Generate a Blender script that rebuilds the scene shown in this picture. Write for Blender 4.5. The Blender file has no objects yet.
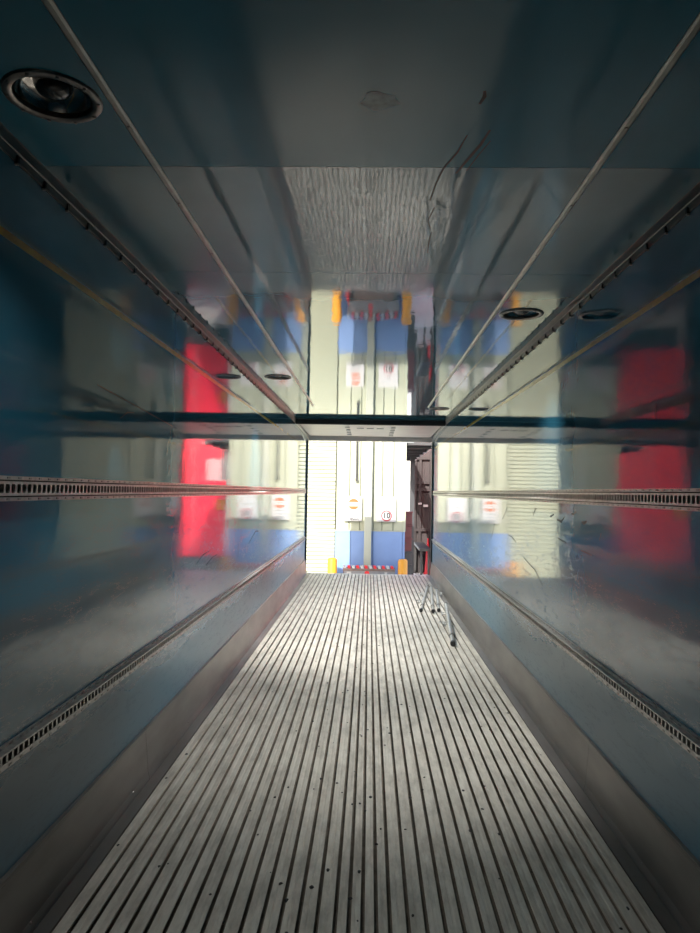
import bpy, bmesh, math, random
from mathutils import Vector, Matrix

random.seed(7)
scene = bpy.context.scene
col = scene.collection
PI = math.pi

# ------------------------------------------------------------------ camera
# x = across the trailer, y = towards the open rear door, z = up, floor at z = 0
FPX = 700.0
VPX, VPY, ROLL = 369.3, 491.6, 0.0168
cam_data = bpy.data.cameras.new('camera')
cam_data.sensor_fit = 'VERTICAL'
cam_data.sensor_height = 36.0
cam_data.lens = FPX / 933.0 * 36.0
cam_data.clip_start = 0.05
cam_data.clip_end = 500
cam = bpy.data.objects.new('camera', cam_data)
col.objects.link(cam)
yw = Vector((VPX - 350.0, -(VPY - 466.5), -FPX)).normalized()
xw = Vector((math.cos(ROLL), -math.sin(ROLL), 0.0))
xw = (xw - yw * xw.dot(yw)).normalized()
zw = xw.cross(yw)
A = Matrix((xw, yw, zw))              # rows: world axes in camera space = camera-to-world rotation
cam.matrix_world = Matrix.Translation((0.0, 0.0, 1.6)) @ A.to_4x4()
scene.camera = cam

# ------------------------------------------------------------------ sky, sun, exposure
SUN_DIR = Vector((0.318, 1.0, -0.70)).normalized()      # the way the sunlight travels
world = bpy.data.worlds.new('sky')
scene.world = world
world.use_nodes = True
wn = world.node_tree.nodes
wl = world.node_tree.links
wn.clear()
sky = wn.new('ShaderNodeTexSky')
sky.sky_type = 'NISHITA'
sky.sun_disc = False
sky.sun_elevation = math.asin(-SUN_DIR.z)
sky.sun_rotation = math.atan2(-SUN_DIR.x, -SUN_DIR.y)
sky.air_density = 1.0
sky.dust_density = 3.0
sky.ozone_density = 1.0
bg = wn.new('ShaderNodeBackground')
bg.inputs['Strength'].default_value = 0.17
wo = wn.new('ShaderNodeOutputWorld')
wl.new(sky.outputs[0], bg.inputs[0])
wl.new(bg.outputs[0], wo.inputs[0])

sun_data = bpy.data.lights.new('sun', 'SUN')
sun_data.energy = 3.4
sun_data.angle = math.radians(0.53)
sun_data.color = (1.0, 0.95, 0.86)
sun = bpy.data.objects.new('sun', sun_data)
col.objects.link(sun)
sun.rotation_euler = SUN_DIR.to_track_quat('-Z', 'Y').to_euler()
sun.location = (-6, -15, 16)

vs = scene.view_settings
vs.view_transform = 'Standard'
vs.look = 'None'
vs.exposure = 2.0
vs.gamma = 1.0
vs.use_curve_mapping = False
try:
    scene.cycles.max_bounces = 24
    scene.cycles.diffuse_bounces = 12
    scene.cycles.glossy_bounces = 12
    scene.cycles.sample_clamp_indirect = 10.0
    scene.cycles.use_denoising = True
except Exception:
    pass

# ------------------------------------------------------------------ materials
def base_mat(name):
    m = bpy.data.materials.new(name)
    m.use_nodes = True
    nt = m.node_tree
    return m, nt, nt.nodes['Principled BSDF']

def coords(nt, scale=(1, 1, 1), rot=(0, 0, 0), world=False):
    tc = nt.nodes.new('ShaderNodeNewGeometry' if world else 'ShaderNodeTexCoord')
    mp = nt.nodes.new('ShaderNodeMapping')
    mp.inputs['Scale'].default_value = scale
    mp.inputs['Rotation'].default_value = rot
    nt.links.new(tc.outputs['Position' if world else 'Object'], mp.inputs['Vector'])
    return mp.outputs[0]

def noise(nt, vec, scale, detail=3.0, rough=0.55):
    n = nt.nodes.new('ShaderNodeTexNoise')
    n.inputs['Scale'].default_value = scale
    n.inputs['Detail'].default_value = detail
    n.inputs['Roughness'].default_value = rough
    nt.links.new(vec, n.inputs['Vector'])
    return n.outputs['Fac']

def ramp(nt, fac, stops):
    r = nt.nodes.new('ShaderNodeValToRGB')
    el = r.color_ramp.elements
    while len(el) < len(stops):
        el.new(0.5)
    for e, (p, c) in zip(el, stops):
        e.position = p
        e.color = c if len(c) == 4 else (*c, 1)
    nt.links.new(fac, r.inputs['Fac'])
    return r.outputs['Color']

def mixc(nt, fac, a, b, mode='MIX'):
    m = nt.nodes.new('ShaderNodeMix')
    m.data_type = 'RGBA'
    m.blend_type = mode
    for k, v in (('Factor', fac),):
        if isinstance(v, float):
            m.inputs[0].default_value = v
        else:
            nt.links.new(v, m.inputs[0])
    for idx, v in ((6, a), (7, b)):
        if isinstance(v, tuple):
            m.inputs[idx].default_value = (*v[:3], 1)
        else:
            nt.links.new(v, m.inputs[idx])
    return m.outputs[2]

def mth(nt, op, a, b=None):
    m = nt.nodes.new('ShaderNodeMath')
    m.operation = op
    for i, v in enumerate((a, b)):
        if v is None:
            continue
        if isinstance(v, (int, float)):
            m.inputs[i].default_value = v
        else:
            nt.links.new(v, m.inputs[i])
    return m.outputs[0]

def bump(nt, bsdf, height, strength, dist, prev=None):
    b = nt.nodes.new('ShaderNodeBump')
    b.inputs['Strength'].default_value = strength
    b.inputs['Distance'].default_value = dist
    nt.links.new(height, b.inputs['Height'])
    if prev is not None:
        nt.links.new(prev, b.inputs['Normal'])
    nt.links.new(b.outputs[0], bsdf.inputs['Normal'])
    return b.outputs[0]

def simple(name, c, rough=0.5, metal=0.0, var=0.12, nscale=8.0, bmp=0.0, ior=1.5, stretch=(1, 1, 1)):
    m, nt, b = base_mat(name)
    v = coords(nt, stretch)
    n = noise(nt, v, nscale)
    lo = tuple(max(0, x * (1 - var)) for x in c)
    hi = tuple(min(1, x * (1 + var)) for x in c)
    nt.links.new(ramp(nt, n, [(0.3, lo), (0.7, hi)]), b.inputs['Base Color'])
    b.inputs['Roughness'].default_value = rough
    b.inputs['Metallic'].default_value = metal
    b.inputs['IOR'].default_value = ior
    if bmp:
        bump(nt, b, n, 0.5, bmp)
    return m

def lining(name, c, scuffs=True, wave=(1, 1, 1), wdist=0.0012, wscale=2.2, rough=0.07, ior=1.9, fine=0.0008):
    """glossy blue-grey coated lining panel: slight waves, scratches, hazy wear"""
    m, nt, b = base_mat(name)
    v = coords(nt)
    n1 = noise(nt, v, 1.3, 4)
    n2 = noise(nt, v, 14, 5, 0.65)
    base = ramp(nt, n1, [(0.3, tuple(x * 0.9 for x in c)), (0.7, tuple(x * 1.1 for x in c))])
    if scuffs:
        sep = nt.nodes.new('ShaderNodeSeparateXYZ')
        nt.links.new(v, sep.inputs[0])
        # wear from pallets: dull low down, scratched between the two tracks, clean above
        zz = mth(nt, 'MULTIPLY', sep.outputs[2], 0.4)
        hz = ramp(nt, zz, [(0.0, (0.5,) * 3), (0.26, (0.8,) * 3), (0.40, (1,) * 3), (0.56, (0.7,) * 3), (0.63, (0.2,) * 3), (0.85, (0.05,) * 3)])
        dull = ramp(nt, mth(nt, 'ADD', zz, mth(nt, 'MULTIPLY', mth(nt, 'SUBTRACT', n1, 0.5), 0.16)), [(0.22, (0.27,) * 3), (0.29, (0.10,) * 3), (0.42, (0.04,) * 3), (0.60, (0.0,) * 3)])
        vs1 = coords(nt, (1, 1.0, 7.0), (math.radians(-22), 0, 0))
        s1 = ramp(nt, noise(nt, vs1, 4.0, 5, 0.7), [(0.575, (0,) * 3), (0.60, (1,) * 3), (0.625, (0,) * 3)])
        vs3 = coords(nt, (1, 1.0, 5.0), (math.radians(14), 0, 0))
        s3 = ramp(nt, noise(nt, vs3, 3.0, 4, 0.7), [(0.585, (0,) * 3), (0.605, (1,) * 3), (0.625, (0,) * 3)])
        vs2 = coords(nt, (1, 1.6, 2.2))
        s2 = ramp(nt, noise(nt, vs2, 3.0, 7, 0.75), [(0.60, (0,) * 3), (0.66, (1,) * 3)])
        lines = mth(nt, 'MULTIPLY', mth(nt, 'MAXIMUM', s1, s3), 0.8)
        msk = mth(nt, 'MULTIPLY', mth(nt, 'MAXIMUM', lines, mth(nt, 'MULTIPLY', s2, 0.5)), hz)
        base = mixc(nt, mth(nt, 'MULTIPLY', msk, 0.45), base, (0.10, 0.095, 0.085))
        rg = mth(nt, 'ADD', mth(nt, 'ADD', mth(nt, 'MULTIPLY', msk, 0.30), dull), mth(nt, 'ADD', mth(nt, 'MULTIPLY', n2, 0.05), rough - 0.02))
        nt.links.new(rg, b.inputs['Roughness'])
    else:
        rg = mth(nt, 'ADD', mth(nt, 'MULTIPLY', n2, 0.05), rough - 0.02)
        nt.links.new(rg, b.inputs['Roughness'])
    nt.links.new(base, b.inputs['Base Color'])
    b.inputs['IOR'].default_value = ior
    vw = coords(nt, wave)
    w1 = noise(nt, vw, wscale, 2, 0.5)
    p = bump(nt, b, w1, 0.5, wdist)
    w3 = noise(nt, v, 6.5, 2)
    p = bump(nt, b, w3, 0.5, fine, p)
    w2 = noise(nt, v, 38, 2)
    bump(nt, b, w2, 0.5, fine * 0.26, p)
    return m

M = {}
M['wall'] = lining('lining_wall', (0.030, 0.145, 0.225), True, (1, 1, 1), 0.0016, 1.8, rough=0.035, ior=1.9)
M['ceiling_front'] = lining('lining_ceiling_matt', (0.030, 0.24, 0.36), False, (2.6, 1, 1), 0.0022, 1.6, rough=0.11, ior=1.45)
M['ceiling'] = lining('lining_ceiling', (0.045, 0.18, 0.25), False, (2.6, 1, 1), 0.0022, 1.6, rough=0.035, ior=2.3)

def alu_floor():
    m, nt, b = base_mat('worn_aluminium_floor')
    v = coords(nt, (1, 0.12, 1), world=True)
    n = noise(nt, v, 22, 5, 0.65)
    v2 = coords(nt, (1, 0.3, 1), world=True)
    d = noise(nt, v2, 9, 6, 0.7)
    c = ramp(nt, n, [(0.25, (0.60, 0.555, 0.485)), (0.55, (0.78, 0.735, 0.655)), (0.8, (0.90, 0.86, 0.78))])
    dirt = ramp(nt, d, [(0.34, (0.7,) * 3), (0.56, (1,) * 3)])
    nt.links.new(mixc(nt, 1.0, c, dirt, 'MULTIPLY'), b.inputs['Base Color'])
    b.inputs['Metallic'].default_value = 0.45
    nt.links.new(ramp(nt, d, [(0.3, (0.56,) * 3), (0.7, (0.44,) * 3)]), b.inputs['Roughness'])
    bump(nt, b, n, 0.3, 0.0004)
    return m
M['floor'] = alu_floor()
M['floor_base'] = simple('dirty_floor_base', (0.22, 0.19, 0.155), 0.7, 0.3, 0.3, 12)
M['kick'] = simple('scuffed_aluminium_kick', (0.26, 0.245, 0.235), 0.36, 0.7, 0.25, 5, 0.0004, stretch=(1, 0.25, 1))
M['track'] = simple('track_aluminium', (0.52, 0.50, 0.48), 0.38, 0.85, 0.2, 30)
M['track_dark'] = simple('track_recess_black', (0.012, 0.012, 0.012), 0.8)
M['cove'] = simple('cove_grey', (0.13, 0.125, 0.115), 0.4, 0.4, 0.2, 10)
M['strip'] = simple('ceiling_strip_aluminium', (0.42, 0.40, 0.36), 0.35, 0.8, 0.2, 10)
M['screw'] = simple('screw_steel', (0.3, 0.29, 0.28), 0.35, 0.9)
M['rubber'] = simple('black_rubber', (0.015, 0.018, 0.02), 0.55)
M['yellow_line'] = simple('amber_line', (0.62, 0.36, 0.04), 0.12, 0.0, 0.15, 10, ior=1.8)
M['door_panel'] = simple('door_panel_grey', (0.76, 0.71, 0.67), 0.4, 0.0, 0.06, 3)
M['steel'] = simple('galvanised_steel', (0.48, 0.48, 0.47), 0.4, 0.8, 0.2, 20)
M['lamp_bezel'] = simple('lamp_bezel_metal', (0.30, 0.27, 0.25), 0.3, 0.9, 0.2, 40)
M['lamp_bowl'] = simple('lamp_bowl_chrome', (0.75, 0.70, 0.66), 0.13, 1.0, 0.1, 20)
M['lamp_lens'] = simple('lamp_lens_dark', (0.03, 0.03, 0.03), 0.08, 0.3, 0.1, 20, ior=1.7)
M['smudge'] = simple('pale_smudge', (0.22, 0.29, 0.31), 0.35, 0.0, 0.5, 30)
M['scratch'] = simple('dark_scratch', (0.02, 0.03, 0.035), 0.5)
M['cream'] = simple('cream_cladding', (0.25, 0.265, 0.20), 0.55, 0.0, 0.03, 2)
M['blue'] = simple('blue_plinth', (0.113, 0.183, 0.348), 0.6, 0.0, 0.06, 3)
M['post'] = simple('post_cream', (0.261, 0.274, 0.226), 0.55, 0.0, 0.03, 2)
M['black'] = simple('black_plastic', (0.02, 0.02, 0.02), 0.5)
M['sign'] = simple('sign_white', (0.357, 0.357, 0.357), 0.4, 0.0, 0.01, 2)
M['sign_red'] = simple('sign_red', (0.326, 0.074, 0.017), 0.45, 0.0, 0.02, 2)
M['sign_crimson'] = simple('sign_crimson', (0.270, 0.013, 0.022), 0.45, 0.0, 0.02, 2)
M['sign_grey'] = simple('sign_grey', (0.130, 0.135, 0.143), 0.5)
M['bollard'] = simple('bollard_yellow', (0.52, 0.225, 0.012), 0.45, 0.0, 0.05, 5)
M['concrete'] = simple('yard_concrete', (0.55, 0.53, 0.49), 0.85, 0.0, 0.2, 3, 0.002)
M['rust'] = simple('rusty_brown_steel', (0.130, 0.087, 0.074), 0.6, 0.1, 0.35, 9, 0.001)
M['plate'] = simple('grey_plate', (0.165, 0.174, 0.191), 0.5, 0.2, 0.2, 8)
M['red'] = simple('truck_red', (0.62, 0.008, 0.035), 0.35, 0.0, 0.06, 3)
M['cone_red'] = simple('cone_red', (0.50, 0.012, 0.02), 0.45, 0.0, 0.04, 5)
M['amber'] = simple('amber_lens', (0.413, 0.174, 0.004), 0.25)
M['white'] = simple('white_paint', (0.348, 0.348, 0.348), 0.4, 0.0, 0.03, 3)
M['dark_grey'] = simple('dark_grey_paint', (0.022, 0.024, 0.028), 0.5)
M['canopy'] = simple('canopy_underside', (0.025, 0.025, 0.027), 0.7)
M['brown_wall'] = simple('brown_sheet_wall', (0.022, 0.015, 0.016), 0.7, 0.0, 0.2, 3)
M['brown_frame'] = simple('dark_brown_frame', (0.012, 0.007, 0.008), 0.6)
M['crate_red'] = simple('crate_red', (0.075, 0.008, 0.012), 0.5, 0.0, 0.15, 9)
M['trailer_out'] = simple('trailer_outside_white', (0.7, 0.7, 0.7), 0.4)
M['far'] = simple('far_pale_wall', (0.313, 0.313, 0.296), 0.7, 0.0, 0.06, 1)

# ------------------------------------------------------------------ mesh helpers
class MB:
    def __init__(self):
        self.v = []
        self.f = []
    def add(self, vs, fs):
        o = len(self.v)
        self.v += [tuple(p) for p in vs]
        self.f += [tuple(i + o for i in f) for f in fs]
        return self
    def box(self, x0, x1, y0, y1, z0, z1):
        return self.add([(x0, y0, z0), (x1, y0, z0), (x1, y1, z0), (x0, y1, z0),
                         (x0, y0, z1), (x1, y0, z1), (x1, y1, z1), (x0, y1, z1)],
                        [(0, 3, 2, 1), (4, 5, 6, 7), (0, 1, 5, 4), (1, 2, 6, 5), (2, 3, 7, 6), (3, 0, 4, 7)])
    def prism(self, prof, a0, a1, axis='y'):
        """closed profile extruded along an axis. axis y: prof=(x,z); axis x: prof=(y,z); axis z: prof=(x,y)"""
        n = len(prof)
        def P(p, a):
            return (p[0], a, p[1]) if axis == 'y' else ((a, p[0], p[1]) if axis == 'x' else (p[0], p[1], a))
        vs = [P(p, a0) for p in prof] + [P(p, a1) for p in prof]
        fs = [tuple(range(n)), tuple(range(2 * n - 1, n - 1, -1))]
        fs += [(i, i + n, (i + 1) % n + n, (i + 1) % n) for i in range(n)]
        return self.add(vs, fs)
    def tube(self, p0, p1, r0, r1=None, n=12, caps=True):
        p0, p1 = Vector(p0), Vector(p1)
        r1 = r0 if r1 is None else r1
        d = (p1 - p0).normalized()
        a = d.orthogonal().normalized()
        b = d.cross(a)
        vs = []
        for p, r in ((p0, r0), (p1, r1)):
            for i in range(n):
                t = 2 * PI * i / n
                vs.append(p + (a * math.cos(t) + b * math.sin(t)) * r)
        fs = [(i, (i + 1) % n, (i + 1) % n + n, i + n) for i in range(n)]
        if caps:
            fs += [tuple(range(n - 1, -1, -1)), tuple(range(n, 2 * n))]
        return self.add(vs, fs)
    def lathe(self, prof, c=(0, 0, 0), n=32):
        """prof = [(r, z)...] spun about a vertical axis through c; r = 0 closes to a point"""
        rows, vs = [], []
        for r, z in prof:
            if r <= 1e-6:
                rows.append([len(vs)] * n)
                vs.append((c[0], c[1], c[2] + z))
            else:
                rows.append(list(range(len(vs), len(vs) + n)))
                vs += [(c[0] + r * math.cos(2 * PI * i / n), c[1] + r * math.sin(2 * PI * i / n), c[2] + z) for i in range(n)]
        fs = []
        for a, b in zip(rows, rows[1:]):
            for i in range(n):
                j = (i + 1) % n
                q = []
                for k in (a[i], a[j], b[j], b[i]):
                    if k not in q:
                        q.append(k)
                if len(q) > 2:
                    fs.append(tuple(q))
        return self.add(vs, fs)
    def build(self, name, mat, parent=None, smooth=False, fix=True, bevel=0.0, loc=None, rot=None):
        me = bpy.data.meshes.new(name)
        me.from_pydata(self.v, [], self.f)
        if fix:
            bm = bmesh.new()
            bm.from_mesh(me)
            bmesh.ops.recalc_face_normals(bm, faces=bm.faces)
            bm.to_mesh(me)
            bm.free()
        me.materials.append(M[mat])
        if smooth:
            for p in me.polygons:
                p.use_smooth = True
        o = bpy.data.objects.new(name, me)
        col.objects.link(o)
        if parent is not None:
            o.parent = parent
        if loc is not None:
            o.location = loc
        if rot is not None:
            o.rotation_euler = rot
        if bevel:
            md = o.modifiers.new('bevel', 'BEVEL')
            md.width = bevel
            md.segments = 2
            md.limit_method = 'ANGLE'
        if smooth:
            try:
                md = o.modifiers.new('edges', 'EDGE_SPLIT')
                md.split_angle = math.radians(40)
            except Exception:
                pass
        return o

def box(name, mat, parent, x0, x1, y0, y1, z0, z1, bevel=0.0):
    return MB().box(x0, x1, y0, y1, z0, z1).build(name, mat, parent, bevel=bevel)

def structure(o, label=None):
    o['kind'] = 'structure'
    if label:
        o['label'] = label
    return o

def thing(name, label, cat, loc=(0, 0, 0), group=None):
    o = bpy.data.objects.new(name, None)
    o.empty_display_size = 0.1
    col.objects.link(o)
    o.location = loc
    o['label'] = label
    o['category'] = cat
    if group:
        o['group'] = group
    return o

def tag(o, label, cat, group=None):
    o['label'] = label
    o['category'] = cat
    if group:
        o['group'] = group
    return o

def empty_structure(name, label=None):
    o = bpy.data.objects.new(name, None)
    o.empty_display_size = 0.1
    col.objects.link(o)
    return structure(o, label)

# ------------------------------------------------------------------ trailer shell
WX = 1.23            # inner half width
HC = 2.773           # inner height
Y0, YE = -0.7, 13.7  # front bulkhead, rear sill
GROUND = -1.2

wall_left = structure(box('wall_left', 'wall', None, -WX - 0.06, -WX, Y0, YE, -0.12, HC + 0.10))
wall_right = structure(box('wall_right', 'wall', None, WX, WX + 0.06, Y0, YE, -0.12, HC + 0.10))
wall_front = structure(box('wall_front', 'wall', None, -WX, WX, Y0 - 0.06, Y0, -0.12, HC + 0.10))
for w, s in ((wall_left, -1), (wall_right, 1)):
    x0, x1 = sorted((s * WX, s * (WX - 0.0012)))
    box('load_line', 'yellow_line', w, x0, x1, Y0, 13.3, 2.442 - 0.014, 2.442 + 0.014)

# scars on the linings: thin raised marks with a shape of their own
def mark(name, mat, parent, pts, width, axis, level, up):
    """a tapering sliver along pts lying on a wall (axis x) or the ceiling (axis z)"""
    mb = MB()
    n = len(pts)
    top, bot = [], []
    for i, (a, b) in enumerate(pts):
        p, q = pts[max(0, i - 1)], pts[min(n - 1, i + 1)]
        d = Vector((q[0] - p[0], q[1] - p[1])).normalized()
        w = width * (0.35 + 0.65 * math.sin(PI * (i + 0.5) / n))
        nrm = Vector((-d.y, d.x)) * w
        top.append((a + nrm.x, b + nrm.y))
        bot.append((a - nrm.x, b - nrm.y))
    prof = top + bot[::-1]
    def P(p, h):
        return (h, p[0], p[1]) if axis == 'x' else (p[0], p[1], h)
    m = len(prof)
    vs = [P(p, level) for p in prof] + [P(p, level + up) for p in prof]
    fs = []
    for i in range(n - 1):
        fs.append((i, i + 1, m - 2 - i, m - 1 - i))
        fs.append((i + m, i + 1 + m, 2 * m - 2 - i, 2 * m - 1 - i))
    fs += [(i, (i + 1) % m, (i + 1) % m + m, i + m) for i in range(m)]
    mb.add(vs, fs)
    return mb.build(name, mat, parent)

# ceiling: cross panels 1.2 m wide with fine joints, round cut-outs for the lamps
ceiling = structure(box('ceiling', 'trailer_out', None, -WX, WX, Y0, YE, HC + 0.075, HC + 0.10))
LAMPS = [(-0.972, 2.044), (0.972, 4.552), (-0.966, 7.206), (0.955, 9.76)]
RL = 0.143
seams = [Y0] + [1.262 + 1.231 * k for k in range(-1, 10)] + [YE]
def ceiling_panel(y0, y1):
    y0 += 0.0012; y1 -= 0.0012
    holes = [(x, y) for x, y in LAMPS if y0 < y < y1]
    bm = bmesh.new()
    rect = [bm.verts.new((x, y, HC)) for x, y in ((-WX, y0), (WX, y0), (WX, y1), (-WX, y1))]
    edges = [bm.edges.new((rect[i], rect[(i + 1) % 4])) for i in range(4)]
    for cx, cy in holes:
        ring = [bm.verts.new((cx + 0.125 * math.cos(2 * PI * i / 28), cy + 0.125 * math.sin(2 * PI * i / 28), HC)) for i in range(28)]
        edges += [bm.edges.new((ring[i], ring[(i + 1) % 28])) for i in range(28)]
    if holes:
        bmesh.ops.triangle_fill(bm, use_beauty=True, use_dissolve=False, edges=edges)
    else:
        bm.faces.new(rect)
    bmesh.ops.recalc_face_normals(bm, faces=bm.faces)
    for f in bm.faces:
        if f.normal.z > 0:
            f.normal_flip()
    r = bmesh.ops.extrude_face_region(bm, geom=list(bm.faces))
    up = [g for g in r['geom'] if isinstance(g, bmesh.types.BMVert)]
    bmesh.ops.translate(bm, verts=up, vec=(0, 0, 0.004))
    bmesh.ops.recalc_face_normals(bm, faces=bm.faces)
    me = bpy.data.meshes.new('ceiling_panel')
    bm.to_mesh(me)
    bm.free()
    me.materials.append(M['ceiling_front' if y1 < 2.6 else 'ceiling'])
    o = bpy.data.objects.new('ceiling_panel', me)
    col.objects.link(o)
    o.parent = ceiling
    return o
for a, b in zip(seams, seams[1:]):
    ceiling_panel(a, b)
# stains and scratches on the ceiling
sm = [(0.055 * math.cos(t) * (1 + 0.15 * math.sin(5 * t)), 0.047 * math.sin(t) * (1 + 0.2 * math.cos(3 * t))) for t in [2 * PI * i / 22 for i in range(22)]]
MB().prism([(0.014 + a, 2.064 + b) for a, b in sm], HC - 0.0006, HC + 0.001, 'z').build('smudge', 'smudge', ceiling)
for pts, w in (([(0.302, 2.263), (0.285, 2.38), (0.25, 2.50), (0.235, 2.62), (0.225, 2.78)], 0.004),
               ([(0.371, 2.231), (0.355, 2.33), (0.325, 2.44), (0.30, 2.54)], 0.006),
               ([(0.318, 2.01), (0.322, 2.04), (0.314, 2.08)], 0.006),
               ([(0.385, 2.30), (0.36, 2.40), (0.335, 2.52)], 0.002),
               ([(0.25, 2.85), (0.24, 2.93), (0.235, 3.0), (0.252, 3.07)], 0.003),
               ([(0.262, 3.12), (0.26, 3.22), (0.266, 3.4)], 0.003)):
    mark('scratch', 'scratch', ceiling, pts, w, 'z', HC - 0.0006, 0.0014)
# scuffs on the right wall by the track
for pts, w in (([(5.2, 1.50), (5.26, 1.47), (5.30, 1.44)], 0.005), ([(4.2, 1.50), (4.26, 1.485), (4.30, 1.49)], 0.006),
               ([(4.0, 1.45), (4.05, 1.44), (4.09, 1.445)], 0.010), ([(6.3, 1.47), (6.42, 1.40), (6.5, 1.37)], 0.004),
               ([(5.9, 1.2), (6.05, 1.23), (6.2, 1.24)], 0.004), ([(6.9, 1.30), (7.0, 1.22), (7.06, 1.16)], 0.006),
               ([(5.0, 0.96), (5.2, 1.04), (5.6, 1.10)], 0.004), ([(3.9, 1.27), (4.1, 1.28)], 0.004), ([(4.4, 1.30), (4.6, 1.32)], 0.004),
               ([(3.05, 1.93), (3.045, 1.96), (3.04, 2.0)], 0.002), ([(9.0, 1.76), (9.05, 1.66)], 0.006),
               ([(4.45, 1.46), (4.52, 1.43), (4.62, 1.44)], 0.008), ([(4.7, 1.47), (4.8, 1.45)], 0.006), ([(3.75, 1.40), (3.78, 1.36)], 0.004)):
    mark('scuff', 'scratch', wall_right, pts, w, 'x', WX - 0.0006, 0.0014)
for pts, w in (([(5.0, 1.06), (5.2, 1.11), (5.4, 1.12)], 0.003), ([(5.3, 1.02), (5.5, 1.06), (5.7, 1.07)], 0.003),
               ([(6.6, 0.95), (6.62, 1.1)], 0.005), ([(3.4, 1.94), (3.5, 1.98), (3.6, 1.99)], 0.003),
               ([(7.2, 1.05), (7.6, 1.15), (7.8, 1.14)], 0.006), ([(3.1, 2.06), (3.6, 2.03), (4.4, 1.98)], 0.003)):
    mark('scuff', 'scratch', wall_left, pts, w, 'x', -WX - 0.0008, 0.0014)

# floor: base plate and long aluminium ribs side by side
floor = structure(box('floor', 'floor_base', None, -WX, WX, Y0, YE, -0.12, -0.028))
pitch = [0.0680] * 15 + [0.0512] * 4 + [0.0680] * 15
x = -sum(pitch) / 2
rib_mesh = {}
for w in pitch:
    cxr = x + w / 2
    if w not in rib_mesh:
        h = w / 2 - 0.0080
        prof = [(-h + 0.010, -0.028), (-h + 0.010, -0.006), (-h, -0.004), (-h, -0.0015), (-h + 0.002, 0.0),
                (-0.006, -0.0006), (-0.004, -0.0016), (0.004, -0.0016), (0.006, -0.0006),
                (h - 0.002, 0.0), (h, -0.0015), (h, -0.004), (h - 0.010, -0.006), (h - 0.010, -0.028)]
        mb = MB().prism(prof, Y0, YE - 0.03)
        o = mb.build('floor_rib', 'floor', floor)
        rib_mesh[w] = o.data
    else:
        o = bpy.data.objects.new('floor_rib', rib_mesh[w])
        col.objects.link(o)
        o.parent = floor
    o.location = (cxr, 0, 0)
    x += w
box('sill_plate', 'steel', floor, -WX, WX, YE - 0.028, YE + 0.05, -0.10, -0.006, 0.003)
for s in (-1, 1):
    a, b = sorted((s * 1.128, s * 1.196))
    box('gutter_strip', 'kick', floor, a, b, Y0, YE - 0.03, -0.028, -0.012)

# kick plates leaning from the wall to the gutter
kick_joints = [Y0, 0.6, 3.9, 7.2, 10.5, YE - 0.05]
for side, s in (('left', -1), ('right', 1)):
    k = empty_structure('baseboard_' + side)
    for a, b in zip(kick_joints, kick_joints[1:]):
        prof = [(s * WX, -0.02), (s * 1.190, -0.02), (s * 1.190, 0.0), (s * 1.199, 0.03), (s * 1.218, 0.245),
                (s * 1.216, 0.25), (s * 1.216, 0.262), (s * WX, 0.266)]
        MB().prism(prof, a + 0.0015, b - 0.0015).build('kick_panel', 'kick', k)
    for yy in [0.9 + 0.55 * i for i in range(23)]:
        MB().tube((s * 1.201, yy, 0.022), (s * 1.196, yy, 0.020), 0.008, 0.006, 8).build('rivet', 'screw', k)

# ceiling strips with screws
for i, s in enumerate((-1, 1)):
    xt = s * 0.795
    prof = [(xt - 0.014, HC), (xt - 0.014, HC - 0.004), (xt - 0.007, HC - 0.009), (xt + 0.007, HC - 0.009), (xt + 0.014, HC - 0.004), (xt + 0.014, HC)]
    t = structure(MB().prism(prof, Y0, 9.6).build('trim_%d' % (i + 1), 'strip', None))
    for k in range(16):
        yy = 0.4 + 0.6 * k
        MB().lathe([(0, -0.0125), (0.005, -0.012), (0.007, -0.0085)], (xt, yy, HC), 10).build('screw', 'screw', t)

# coves between wall and ceiling, with notched clips every 0.2 m
for i, s in enumerate((-1, 1)):
    prof = [(s * WX, 2.706), (s * (WX - 0.005), 2.706), (s * (WX - 0.007), 2.712), (s * (WX - 0.009), 2.735), (s * (WX - 0.013), 2.738),
            (s * 1.213, 2.768), (s * 1.210, HC), (s * WX, HC)]
    t = structure(MB().prism(prof, Y0, 11.35).build('trim_%d' % (i + 3), 'cove', None))
    clip, tip = MB(), MB()
    for k in range(52):
        yy = 0.525 + 0.2 * k
        xx = sorted((s * (WX - 0.001), s * (WX - 0.013)))
        clip.box(xx[0], xx[1], yy - 0.007, yy + 0.007, 2.702, 2.728)
        xx = sorted((s * (WX - 0.001), s * (WX - 0.012)))
        tip.box(xx[0], xx[1], yy - 0.005, yy + 0.005, 2.696, 2.702)
    c = clip.build('clips', 'rubber', t)
    c['kind'] = 'stuff'
    c = tip.build('clip_tips', 'strip', t)
    c['kind'] = 'stuff'

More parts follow.
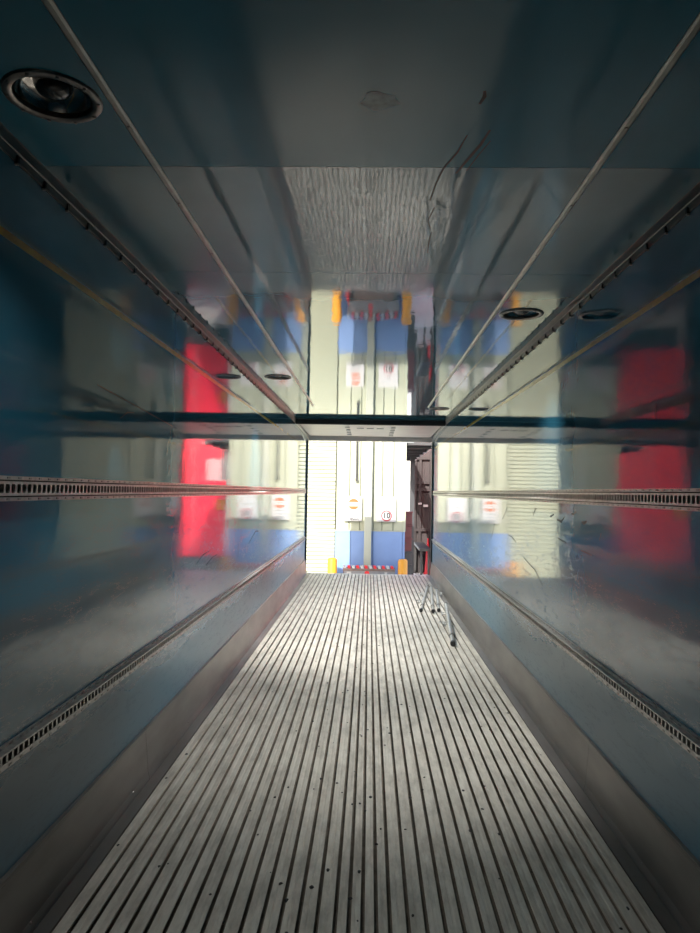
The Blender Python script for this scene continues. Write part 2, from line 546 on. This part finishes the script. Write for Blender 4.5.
# slotted load tracks on the walls
def load_track(s, z, label, group, lip=False):
    t = thing('load_track', label, 'cargo track', (s * WX, 0, z), group)
    def bx(name, mat, d0, d1, z0, z1, y0=Y0, y1=13.45):
        a, b = sorted((-s * d0, -s * d1))
        return box(name, mat, t, a, b, y0, y1, z0, z1)
    bx('recess', 'track_dark', 0.0, 0.0025, -0.030, 0.030)
    for q in (-1, 1):
        a, b = sorted((q * 0.030, q * 0.043))
        bx('flange', 'track', 0.0, 0.008, a, b)
        a, b = sorted((q * 0.0155, q * 0.0245))
        bx('rail', 'track', 0.0025, 0.017, a, b)
        rv = MB()
        n = 2 * 90
        for k in range(n):
            yy = 0.3 + 0.0755 * k
            if yy > 13.4:
                break
            a, b = sorted((-s * 0.008, -s * 0.0105))
            rv.box(a, b, yy - 0.009, yy + 0.009, q * 0.0365 - 0.003, q * 0.0365 + 0.003)
        r = rv.build('flange_studs', 'screw', t)
        r['kind'] = 'stuff'
    if lip:
        bx('lip', 'track', 0.0, 0.034, 0.0245, 0.0305)
    rung = MB()
    k = 0
    P = 0.0378
    yy = 0.3
    while yy < 13.4:
        w0, w1 = 0.0098, 0.0055
        prof = [(yy - w0, -0.0165), (yy + w0, -0.0165), (yy + w1, -0.009), (yy + w1, 0.009), (yy + w0, 0.0165), (yy - w0, 0.0165), (yy - w1, 0.009), (yy - w1, -0.009)]
        a, b = -s * 0.0035, -s * 0.015
        rung.prism(prof, a, b, 'x')
        yy += P
    r = rung.build('rungs', 'track', t)
    r['kind'] = 'stuff'
    return t
load_track(-1, 1.59, 'slotted aluminium load track at eye height on left wall', 'slotted load tracks on the walls')
load_track(1, 1.59, 'slotted aluminium load track at eye height on right wall', 'slotted load tracks on the walls')
load_track(-1, 0.677, 'slotted aluminium load track low on left wall above kick plate', 'slotted load tracks on the walls', True)
load_track(1, 0.677, 'slotted aluminium load track low on right wall above kick plate', 'slotted load tracks on the walls', True)

# recessed round lamps in the ceiling
LAMP_LABELS = ['round recessed ceiling lamp nearest, beside the left ceiling strip', 'round recessed ceiling lamp right of the right ceiling strip, halfway along',
               'small far round ceiling lamp left of the left ceiling strip', 'farthest round ceiling lamp on the right, near the raised door edge']
FILL_POWER = [14.0, 66.0, 150.0, 110.0]        # strength of the added fill spots, weakest nearest the camera
def round_lamp(x, y, label, power):
    t = thing('ceiling_lamp', label, 'lamp', (x, y, HC), 'round ceiling lamps')
    MB().lathe([(0.113, 0.012), (0.113, -0.004), (0.118, -0.009), (0.128, -0.010), (0.139, -0.007), (RL, -0.001), (RL, 0.0), (0.124, 0.0), (0.124, 0.012)], n=48).build('bezel', 'lamp_bezel', t, smooth=True)
    MB().lathe([(0.122, 0.012), (0.114, 0.012), (0.108, 0.030), (0.090, 0.052), (0.062, 0.062), (0.0, 0.064), (0.0, 0.068), (0.066, 0.066), (0.095, 0.056), (0.113, 0.032), (0.122, 0.012)], n=48).build('bowl', 'lamp_bowl', t, smooth=True)
    ln = MB().lathe([(0.0, 0.000), (0.025, 0.003), (0.045, 0.013), (0.056, 0.030), (0.060, 0.050), (0.058, 0.062), (0.0, 0.0625)], n=40).build('lens', 'lamp_lens', t, smooth=True)
    MB().lathe([(0.0585, 0.054), (0.066, 0.050), (0.068, 0.056), (0.060, 0.062)], n=40).build('ring', 'lamp_bowl', ln, smooth=True)
    for k in range(10):
        a = 2 * PI * k / 10 + 0.2
        MB().lathe([(0, -0.0135), (0.005, -0.0125), (0.0065, -0.0085)], (0.130 * math.cos(a), 0.130 * math.sin(a), 0), 10).build('screw', 'screw', t)
    # fill spot added below the lamp to brighten the interior, aimed inward and rearward
    ld = bpy.data.lights.new('fill_spot', 'SPOT')
    ld.energy = power
    ld.color = (1.0, 0.98, 0.93)
    ld.spot_size = math.radians(96)
    ld.spot_blend = 1.0
    ld.shadow_soft_size = 0.03
    lo = bpy.data.objects.new('fill_spot', ld)
    col.objects.link(lo)
    lo.parent = t
    lo.location = (0, 0, -0.012)
    lo.rotation_euler = (math.radians(16), math.copysign(math.radians(20), -x) * -1, 0)
for (x, y), lb, pw in zip(LAMPS, LAMP_LABELS, FILL_POWER):
    round_lamp(x, y, lb, pw)

# ------------------------------------------------------------------ raised roller door, guides and frame
door = thing('roller_door', 'raised sectional roller door stowed under the ceiling at the rear', 'door', (0, 11.38, 2.70))
SL = -0.016                                   # the stowed panels sink slightly towards the rear
ys = [0.06 + 0.42 * i for i in range(6)]
for i in range(5):
    a, b = ys[i] + 0.003, ys[i + 1] - 0.003
    za, zb = SL * a, SL * b
    p = MB().prism([(a, za), (b, zb), (b, zb + 0.04), (a, za + 0.04)], -1.165, 1.165, 'x').build('door_panel', 'door_panel', door, bevel=0.003)
    if i < 4:
        for hx in (-0.39, 0.39):
            h = MB().box(hx - 0.03, hx + 0.03, b - 0.035, b - 0.006, zb - 0.012, zb + 0.001)
            h.tube((hx - 0.04, b + 0.003, zb - 0.009), (hx + 0.04, b + 0.003, zb - 0.009), 0.009, n=10)
            h.build('hinge', 'steel', p)
MB().prism([(0.0, 0.0), (0.0, 0.066), (0.058, 0.066), (0.058, -0.006), (0.045, -0.014), (0.015, -0.014)], -1.222, 1.222, 'x').build('bottom_seal', 'rubber', door)
for hx in (-0.17, 0.0, 0.17):
    box('reflection_dash', 'white', door, hx - 0.06, hx + 0.06, 0.62, 0.70, -0.020, -0.008, 0.002)  # white plates standing in for bright reflections on the door underside
for sg in (-1, 1):
    for i in range(5):
        yy = ys[i] + 0.05
        MB().tube((sg * 1.16, yy, 0.02 + SL * yy), (sg * 1.178, yy, 0.02 + SL * yy), 0.010, n=10).build('roller', 'steel', door)
for s, nm in ((-1, 'left'), (1, 'right')):
    g = thing('door_guide', 'galvanised door guide rail along the top of the %s wall' % nm, 'guide rail', (s * WX, 11.45, 2.715), 'roller door guides')
    def zc(y):
        return -0.016 * y - 0.075 * (y / 2.1) ** 3
    mb = MB()
    n = 20
    ysg = [2.10 * i / n for i in range(n + 1)]
    for z0, z1, d0, d1 in ((0.022, 0.026, 0.004, 0.048), (-0.026, -0.022, 0.004, 0.048), (-0.026, 0.026, 0.004, 0.008)):
        vs, fs = [], []
        for y in ysg:
            for (d, z) in ((d0, z0), (d1, z0), (d1, z1), (d0, z1)):
                vs.append((-s * d, y, z + zc(y)))
        for i in range(n):
            for j in range(4):
                fs.append((i * 4 + j, i * 4 + (j + 1) % 4, i * 4 + 4 + (j + 1) % 4, i * 4 + 4 + j))
        fs += [(0, 1, 2, 3), (n * 4, n * 4 + 1, n * 4 + 2, n * 4 + 3)]
        mb.add(vs, fs)
    mb.build('channel', 'steel', g)
    for k in range(9):
        yy = 0.24 * k + 0.08
        box('bolt', 'screw', g, -s * 0.05 - 0.004, -s * 0.05 + 0.004, yy - 0.012, yy + 0.012, -0.024 + zc(yy), -0.010 + zc(yy))

frame = empty_structure('door_1')
box('header', 'door_panel', frame, -WX, WX, YE - 0.10, YE, 2.578, HC + 0.07, 0.004)
for s in (-1, 1):
    a, b = sorted((s * WX, s * 1.208))
    box('jamb_seal', 'rubber', frame, a, b, YE - 0.09, YE + 0.02, -0.02, 2.578)
    a, b = sorted((s * (WX + 0.065), s * (WX - 0.005)))
    box('rear_post', 'dark_grey', frame, a, b, YE, YE + 0.06, -0.12, HC + 0.10)

# ------------------------------------------------------------------ load bars lying on the floor
def load_bar(a, b, r, handles, label):
    a, b = Vector(a), Vector(b)
    t = thing('load_bar', label, 'load bar', (a.x, a.y, 0), 'load bars on the floor')
    off = Vector((a.x, a.y, 0))
    a, b = a - off, b - off
    d = (b - a)
    L = d.length
    d.normalize()
    MB().tube(a + d * 0.42, b - d * 0.03, r, n=14).build('outer_tube', 'steel', t, smooth=True)
    MB().tube(a + d * 0.05, a + d * 0.46, r * 0.80, n=14).build('inner_tube', 'steel', t, smooth=True)
    MB().tube(a + d * 0.40, a + d * 0.45, r * 1.12, n=14).build('collar', 'screw', t, smooth=True)
    MB().tube(a, a + d * 0.06, r * 1.02, n=12).build('foot', 'rubber', t, smooth=True)
    MB().tube(b - d * 0.05, b, r * 1.02, n=12).build('foot', 'rubber', t, smooth=True)
    side = Vector((d.y, -d.x, 0)).normalized()
    for frac, sg in handles:
        p = a + d * (L * frac)
        h = MB()
        h.tube(p + side * sg * r * 0.6, p + side * sg * 0.075, 0.006, n=8)
        h.tube(p + d * 0.14 + side * sg * r * 0.6, p + d * 0.14 + side * sg * 0.07, 0.006, n=8)
        h.tube(p - d * 0.03 + side * sg * 0.072, p + d * 0.20 + side * sg * 0.072, 0.008, n=8)
        h.tube(p + d * 0.2 + side * sg * 0.072, p + d * 0.14 + side * sg * 0.11, 0.007, n=8)
        h.build('ratchet_handle', 'steel', t)
    return t
load_bar((0.714, 9.424, 0.026), (1.000, 11.80, 0.026), 0.024, [(0.30, -1), (0.62, -1)], 'steel load bar with two clips, leftmost of the bars on the floor')
load_bar((0.869, 9.365, 0.026), (1.058, 11.76, 0.026), 0.024, [], 'plain steel load bar second from left on the ribbed floor')
load_bar((0.955, 9.453, 0.026), (1.116, 11.47, 0.026), 0.024, [(0.75, 1)], 'short steel load bar nearest the kick plate, behind the long one')
load_bar((0.896, 7.371, 0.030), (1.104, 9.96, 0.030), 0.028, [(0.42, -1), (0.68, -1)], 'nearest steel load bar lying apart by the right wall')

# bits of dirt on the floor
mb = MB()
for k in range(230):
    xx, yy = random.uniform(-1.1, 1.1), 2.2 + 11 * random.random() ** 1.4
    if random.random() < 0.4:
        xx = random.gauss(0.0, 0.18)
    r = random.uniform(0.004, 0.010)
    n = 6
    a0 = random.random() * 6
    rim = [(xx + r * random.uniform(0.6, 1.2) * math.cos(a0 + 2 * PI * i / n), yy + 1.6 * r * random.uniform(0.6, 1.3) * math.sin(a0 + 2 * PI * i / n), 0.0002) for i in range(n)]
    mb.add(rim + [(xx, yy, r * 0.5)], [(i, (i + 1) % n, n) for i in range(n)] + [tuple(range(n - 1, -1, -1))])
o = mb.build('floor_debris', 'black', None)
o['kind'] = 'stuff'
tag(o, 'scattered dark crumbs of dirt on the ribbed floor', 'debris')

# ------------------------------------------------------------------ the yard outside
structure(box('ground', 'concrete', None, -60, 60, 5, 90, GROUND - 0.2, GROUND))
BY = 16.5                    # face of the building
bld = thing('warehouse', 'cream clad building with blue base facing the open trailer door', 'building', (0, BY, GROUND))
def W(z):                     # heights relative to the ground
    return z - GROUND
TOP = 3.0
box('core', 'cream', bld, -9.0, 0.84, 0.06, 2.0, 0, W(TOP))
cuts = [-0.78, -0.46, -0.21, 0.10, 0.31, 0.57, 0.85]
for a, b in zip(cuts, cuts[1:]):
    prof = [(a + 0.006, 0.06), (a + 0.006, 0.012), (a + 0.018, 0.0), (b - 0.018, 0.0), (b - 0.006, 0.012), (b - 0.006, 0.06)]
    MB().prism(prof, W(0.69), W(TOP), 'z').build('cladding_panel', 'cream', bld)
cuts = [-0.79, -0.42, 0.09, 0.79, 0.85]
for a, b in zip(cuts, cuts[1:]):
    box('plinth_panel', 'blue', bld, a + 0.003, b - 0.003, -0.05 if b < 0.84 else -0.035, 0.06, 0, W(0.68), 0.004)
box('plinth_cap', 'post', bld, -0.79, 0.855, -0.062, 0.0, W(0.672), W(0.69))
# horizontally ribbed sheet left of the panels
vs, fs = [], []
ny = 45
for i in range(ny):
    z0 = W(GROUND) + 0.092 * i
    vs += [(-9.0, -0.05, z0), (-0.80, -0.05, z0), (-9.0, -0.05, z0 + 0.040), (-0.80, -0.05, z0 + 0.040),
           (-9.0, -0.022, z0 + 0.060), (-0.80, -0.022, z0 + 0.060), (-9.0, -0.022, z0 + 0.078), (-0.80, -0.022, z0 + 0.078)]
nv = len(vs) // 2
for i in range(nv - 1):
    fs.append((2 * i, 2 * i + 1, 2 * i + 3, 2 * i + 2))
zt = vs[-1][2]
k = len(vs)
vs += [(-9.0, 0.06, zt), (-0.80, 0.06, zt), (-9.0, 0.06, W(GROUND)), (-0.80, 0.06, W(GROUND))]
fs += [(k - 2, k - 1, k + 1, k), (k, k + 1, k + 3, k + 2), (k + 2, k + 3, 1, 0)]
fs.append(tuple([2 * i + 1 for i in range(nv)] + [k + 1, k + 3]))
fs.append(tuple([2 * i for i in range(nv)] + [k, k + 2]))
MB().add(vs, fs).build('ribbed_sheet', 'cream', bld)
box('downpipe', 'post', bld, -0.105, 0.065, -0.15, -0.0, 0, W(TOP), 0.01)
box('corner_trim', 'cream', bld, 0.80, 0.862, -0.03, 0.03, W(0.69), W(TOP), 0.004)
MB().tube((-0.305, -0.06, W(TOP)), (-0.300, -0.06, W(1.90)), 0.022, n=10).add([], []).build('hanging_cable', 'black', bld)
box('cable_end', 'black', bld, -0.330, -0.268, -0.09, -0.03, W(1.84), W(1.91), 0.006)

# signs on the wall
def sign(x0, x1, z0, z1, label, name):
    t = thing(name, label, 'sign', ((x0 + x1) / 2, BY - 0.075, (z0 + z1) / 2))
    w, h = (x1 - x0) / 2, (z1 - z0) / 2
    box('board', 'sign', t, -w, w, 0.0, 0.012, -h, h, 0.002)
    box('bracket', 'steel', t, -w * 0.8, w * 0.8, 0.012, 0.06, -h * 0.5, -h * 0.4)
    box('bracket', 'steel', t, -w * 0.8, w * 0.8, 0.012, 0.06, h * 0.4, h * 0.5)
    return t
def ring_part(t, cx, cz, r0, r1, mat, name):
    n = 40
    vs, fs = [], []
    for y in (0.0, -0.003):
        for r in (r0, r1):
            vs += [(cx + r * math.cos(2 * PI * i / n), y, cz + r * math.sin(2 * PI * i / n)) for i in range(n)]
    for i in range(n):
        j = (i + 1) % n
        fs += [(2 * n + i, 2 * n + j, 3 * n + j, 3 * n + i), (n + i, n + j, 3 * n + j, 3 * n + i), (i, j, 2 * n + j, 2 * n + i), (i, j, n + j, n + i)]
    return MB().add(vs, fs).build(name, mat, t)
def text_part(t, body, size, cx, cz, mat, name):
    cu = bpy.data.curves.new(name, 'FONT')
    cu.body = body
    cu.size = size
    cu.align_x = 'CENTER'
    cu.align_y = 'CENTER'
    cu.extrude = 0.0015
    cu.offset = 0.008
    tmp = bpy.data.objects.new(name, cu)
    col.objects.link(tmp)
    dg = bpy.context.evaluated_depsgraph_get()
    me = bpy.data.meshes.new_from_object(tmp.evaluated_get(dg))
    bpy.data.objects.remove(tmp)
    me.materials.clear()
    me.materials.append(M[mat])
    o = bpy.data.objects.new(name, me)
    col.objects.link(o)
    o.parent = t
    o.rotation_euler = (PI / 2, 0, 0)
    o.location = (cx, -0.002, cz)
    return o

t = sign(-0.590, -0.165, 0.905, 1.485, 'white sign with a banded orange disc and small text lines', 'warning_sign')
zc0 = 1.30 - 1.195
cxs = -0.362 + 0.3775
n = 26
for sg in (-1, 1):
    r, hb = 0.128, 0.048
    a0 = math.asin(hb / r)
    arc = [(cxs + r * math.cos(a0 + (PI - 2 * a0) * i / n), zc0 + sg * r * math.sin(a0 + (PI - 2 * a0) * i / n)) for i in range(n + 1)]
    MB().add([(p[0], 0.0, p[1]) for p in arc] + [(p[0], -0.003, p[1]) for p in arc],
             [tuple(range(n + 1)), tuple(range(2 * n + 1, n, -1))] + [(i, (i + 1) % (n + 1), (i + 1) % (n + 1) + n + 1, i + n + 1) for i in range(n + 1)]).build('disc_segment', 'sign_red', t)
for i in range(3):
    wbar = 0.022
    box('text_mark', 'sign_red', t, cxs - 0.06 + 0.045 * i, cxs - 0.06 + 0.045 * i + wbar, -0.002, 0.0, zc0 - 0.008, zc0 + 0.012)
for z, xa, xb in ((-0.075, -0.12, 0.10), (-0.150, -0.09, 0.09), (-0.222, -0.10, 0.15), (-0.255, -0.06, 0.14)):
    k = xa
    while k < xb:
        w = random.uniform(0.02, 0.05)
        box('text_mark', 'sign_grey', t, k, min(k + w, xb), -0.002, 0.0, z - 0.012, z + 0.012)
        k += w + 0.022

t = sign(0.178, 0.632, 0.905, 1.485, 'white speed limit sign with 10 in a red ring', 'speed_sign')
cxs = 0.412 - 0.405
ring_part(t, cxs, 1.04 - 1.195, 0.100, 0.128, 'sign_crimson', 'red_ring')
text_part(t, '10', 0.175, cxs, 1.04 - 1.195, 'black', 'number_10')
MB().prism([(cxs - 0.04, 0.09), (cxs - 0.025, 0.095), (cxs + 0.0, 0.062), (cxs + 0.045, 0.085), (cxs + 0.05, 0.073), (cxs, 0.038)], -0.002, 0.0).build('text_mark', 'sign_grey', t)

# bollards
def bollard(x, y, label, h=1.28, r=0.108):
    t = thing('bollard', label, 'bollard', (x, y, GROUND), 'yellow bollards')
    MB().lathe([(0, 0), (r, 0), (r, h - 0.06), (r * 0.93, h - 0.025), (r * 0.7, h - 0.006), (0, h)], n=28).build('shaft', 'bollard', t, smooth=True)
    MB().lathe([(r + 0.012, 0), (r + 0.012, 0.012), (r, 0.014), (r, 0.0)], n=28).build('base_flange', 'bollard', t, smooth=True)
    return t
bollard(-0.815, 16.0, 'yellow bollard in the sun beside the ribbed sheet')
bollard(0.785, 16.0, 'shaded orange-yellow bollard at the corner of the dark bay')

# low dock ramp between the bollards
t = thing('dock_ramp', 'low rusty dock ramp with red and white striped edge', 'ramp', (0.035, 16.06, GROUND))
hr = 1.115
box('body', 'rust', t, -0.60, 0.56, -0.05, 0.26, 0.0, hr - 0.12)
box('front_plate', 'plate', t, -0.58, 0.58, -0.07, -0.045, hr - 0.34, hr - 0.07, 0.003)
box('lip', 'rust', t, -0.61, 0.58, -0.09, 0.27, hr - 0.12, hr - 0.065, 0.004)
for i in range(12):
    a = -0.61 + 0.098 * i
    MB().prism([(a + 0.02, hr - 0.064), (a + 0.085, hr - 0.064), (a + 0.065, hr), (a, hr)], -0.085, 0.02).build('edge_stripe', 'cone_red' if i % 2 else 'white', t)
MB().tube((-0.06, -0.072, hr - 0.17), (-0.06, -0.085, hr - 0.17), 0.055, n=20).build('reflector', 'cone_red', t)
box('label_plate', 'white', t, -0.52, -0.42, -0.08, -0.068, hr - 0.20, hr - 0.14)
box('label_plate', 'white', t, 0.34, 0.40, -0.08, -0.068, hr - 0.19, hr - 0.14)
for xx in (-0.55, 0.51):
    box('side_bumper', 'black', t, xx - 0.04, xx + 0.04, -0.10, -0.05, hr - 0.85, hr - 0.35, 0.01)

def cone(x, y, z, h, r, label):
    t = thing('traffic_cone', label, 'cone', (x, y, z), 'red traffic cones')
    MB().lathe([(0, 0.03), (r, 0.03), (r * 0.22, h - 0.01), (r * 0.18, h), (0, h)], n=24).build('body', 'cone_red', t, smooth=True)
    box('base', 'cone_red', t, -r * 1.25, r * 1.25, -r * 1.25, r * 1.25, 0, 0.035, 0.008)
cone(-0.54, 15.75, GROUND, 0.92, 0.09, 'small red cone next to the yellow bollard')
cone(2.05, 24.3, GROUND, 1.22, 0.115, 'tall red traffic cone in the dark bay by the right door jamb')

# canopy over the bay
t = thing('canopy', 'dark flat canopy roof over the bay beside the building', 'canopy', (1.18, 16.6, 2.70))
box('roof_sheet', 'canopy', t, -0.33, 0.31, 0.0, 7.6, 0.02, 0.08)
for i in range(6):
    box('rafter', 'canopy', t, -0.33, 0.31, 0.3 + 1.3 * i, 0.38 + 1.3 * i, -0.05, 0.02)
box('gutter', 'white', t, 0.29, 0.35, 0.0, 7.6, -0.03, 0.05)
box('post', 'dark_grey', t, 0.10, 0.24, 5.4, 5.54, -3.9, 0.02)

# brown sheet wall at the back of the bay
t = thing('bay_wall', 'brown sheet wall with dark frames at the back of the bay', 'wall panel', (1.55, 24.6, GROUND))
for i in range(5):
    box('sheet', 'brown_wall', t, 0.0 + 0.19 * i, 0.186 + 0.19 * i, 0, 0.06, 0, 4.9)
for xx in (0.0, 0.18, 0.55, 0.86):
    box('upright', 'brown_frame', t, xx, xx + 0.09, -0.10, 0.0, 0, 4.0)
for zz in (1.45, 2.85, 3.10, 3.95):
    box('crossbar', 'brown_frame', t, 0.0, 0.95, -0.11, -0.01, zz, zz + 0.09)
box('bench_top', 'black', t, 0.02, 0.36, -3.0, -0.12, 1.00, 1.08)
for xx, yy in ((0.05, -2.95), (0.05, -0.25), (0.28, -2.95), (0.28, -0.25)):
    box('bench_leg', 'black', t, xx, xx + 0.06, yy, yy + 0.06, 0, 1.0)
box('label_plate', 'white', t, 0.16, 0.28, -0.125, -0.11, 2.38, 2.44)
box('label_plate', 'white', t, 0.34, 0.50, -0.125, -0.11, 2.30, 2.38)

# stack of crates just inside the bay
CR = ['dark crate at the bottom of the stack in the bay', 'dark crate second from the bottom in the bay', 'dark crate under the red crates in the bay',
      'lowest red crate of the stack in the bay', 'middle red crate of the stack in the bay', 'topmost red crate of the stack in the bay']
for i in range(6):
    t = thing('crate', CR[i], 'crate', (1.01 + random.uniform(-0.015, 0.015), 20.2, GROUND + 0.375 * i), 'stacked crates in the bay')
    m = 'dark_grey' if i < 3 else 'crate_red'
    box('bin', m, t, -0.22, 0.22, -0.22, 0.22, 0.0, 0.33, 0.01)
    box('rim', m, t, -0.24, 0.24, -0.24, 0.24, 0.33, 0.375, 0.006)
    box('handle_slot', 'black', t, -0.07, 0.07, -0.226, -0.219, 0.20, 0.25)

# red truck parked beyond the corner
t = thing('red_truck', 'red box truck parked in the sun beyond the building corner', 'truck', (3.13, 21.06, GROUND))
t.rotation_euler = (0, 0, -math.radians(12))
box('body', 'red', t, -1.25, 1.25, 0.03, 8.0, 0.75, 4.7, 0.02)
for a, b in ((-1.18, -0.01), (0.01, 1.18)):
    d = box('rear_door', 'red', t, a, b, -0.01, 0.03, 0.80, 4.6, 0.006)
    MB().tube(((a + b) / 2 + (0.35 if a < -0.5 else -0.35), -0.03, 0.85), ((a + b) / 2 + (0.35 if a < -0.5 else -0.35), -0.03, 4.5), 0.02, n=8).build('lock_rod', 'steel', d)
box('corner_panel', 'dark_grey', t, -1.25, -1.10, -0.02, 0.03, 3.10, 4.7)
for i in range(4):
    box('lettering_bar', 'white', t, -1.14 + 0.13 * i, -1.05 + 0.13 * i, -0.02, -0.01, 3.05, 3.75 - 0.06 * (i % 2))
box('marker_lamp', 'amber', t, -1.20, -0.98, -0.03, 0.0, 2.15, 2.48, 0.008)
box('marker_lamp', 'amber', t, 0.98, 1.20, -0.03, 0.0, 2.15, 2.48, 0.008)
box('bumper', 'dark_grey', t, -1.2, 1.2, -0.02, 0.1, 0.35, 0.55, 0.01)
box('chassis', 'dark_grey', t, -0.5, 0.5, 0.1, 7.9, 0.5, 0.75)
for sx in (-1, 1):
    for yy in (1.2, 6.5):
        MB().tube((sx * 1.2, yy, 0.48), (sx * 0.9, yy, 0.48), 0.48, n=28).build('wheel', 'rubber', t, smooth=True)

# pale building far across the yard
t = thing('far_building', 'pale building far behind the bay across the yard', 'building', (14, 52, GROUND))
box('wall', 'far', t, -14, 22, 0, 8, 0, 5.5)
box('roof_edge', 'dark_grey', t, -14.2, 22.2, -0.2, 8.2, 5.5, 5.9)
for i in range(7):
    box('loading_door', 'plate', t, -11 + 4.6 * i, -8 + 4.6 * i, -0.05, 0.02, 0, 3.6)
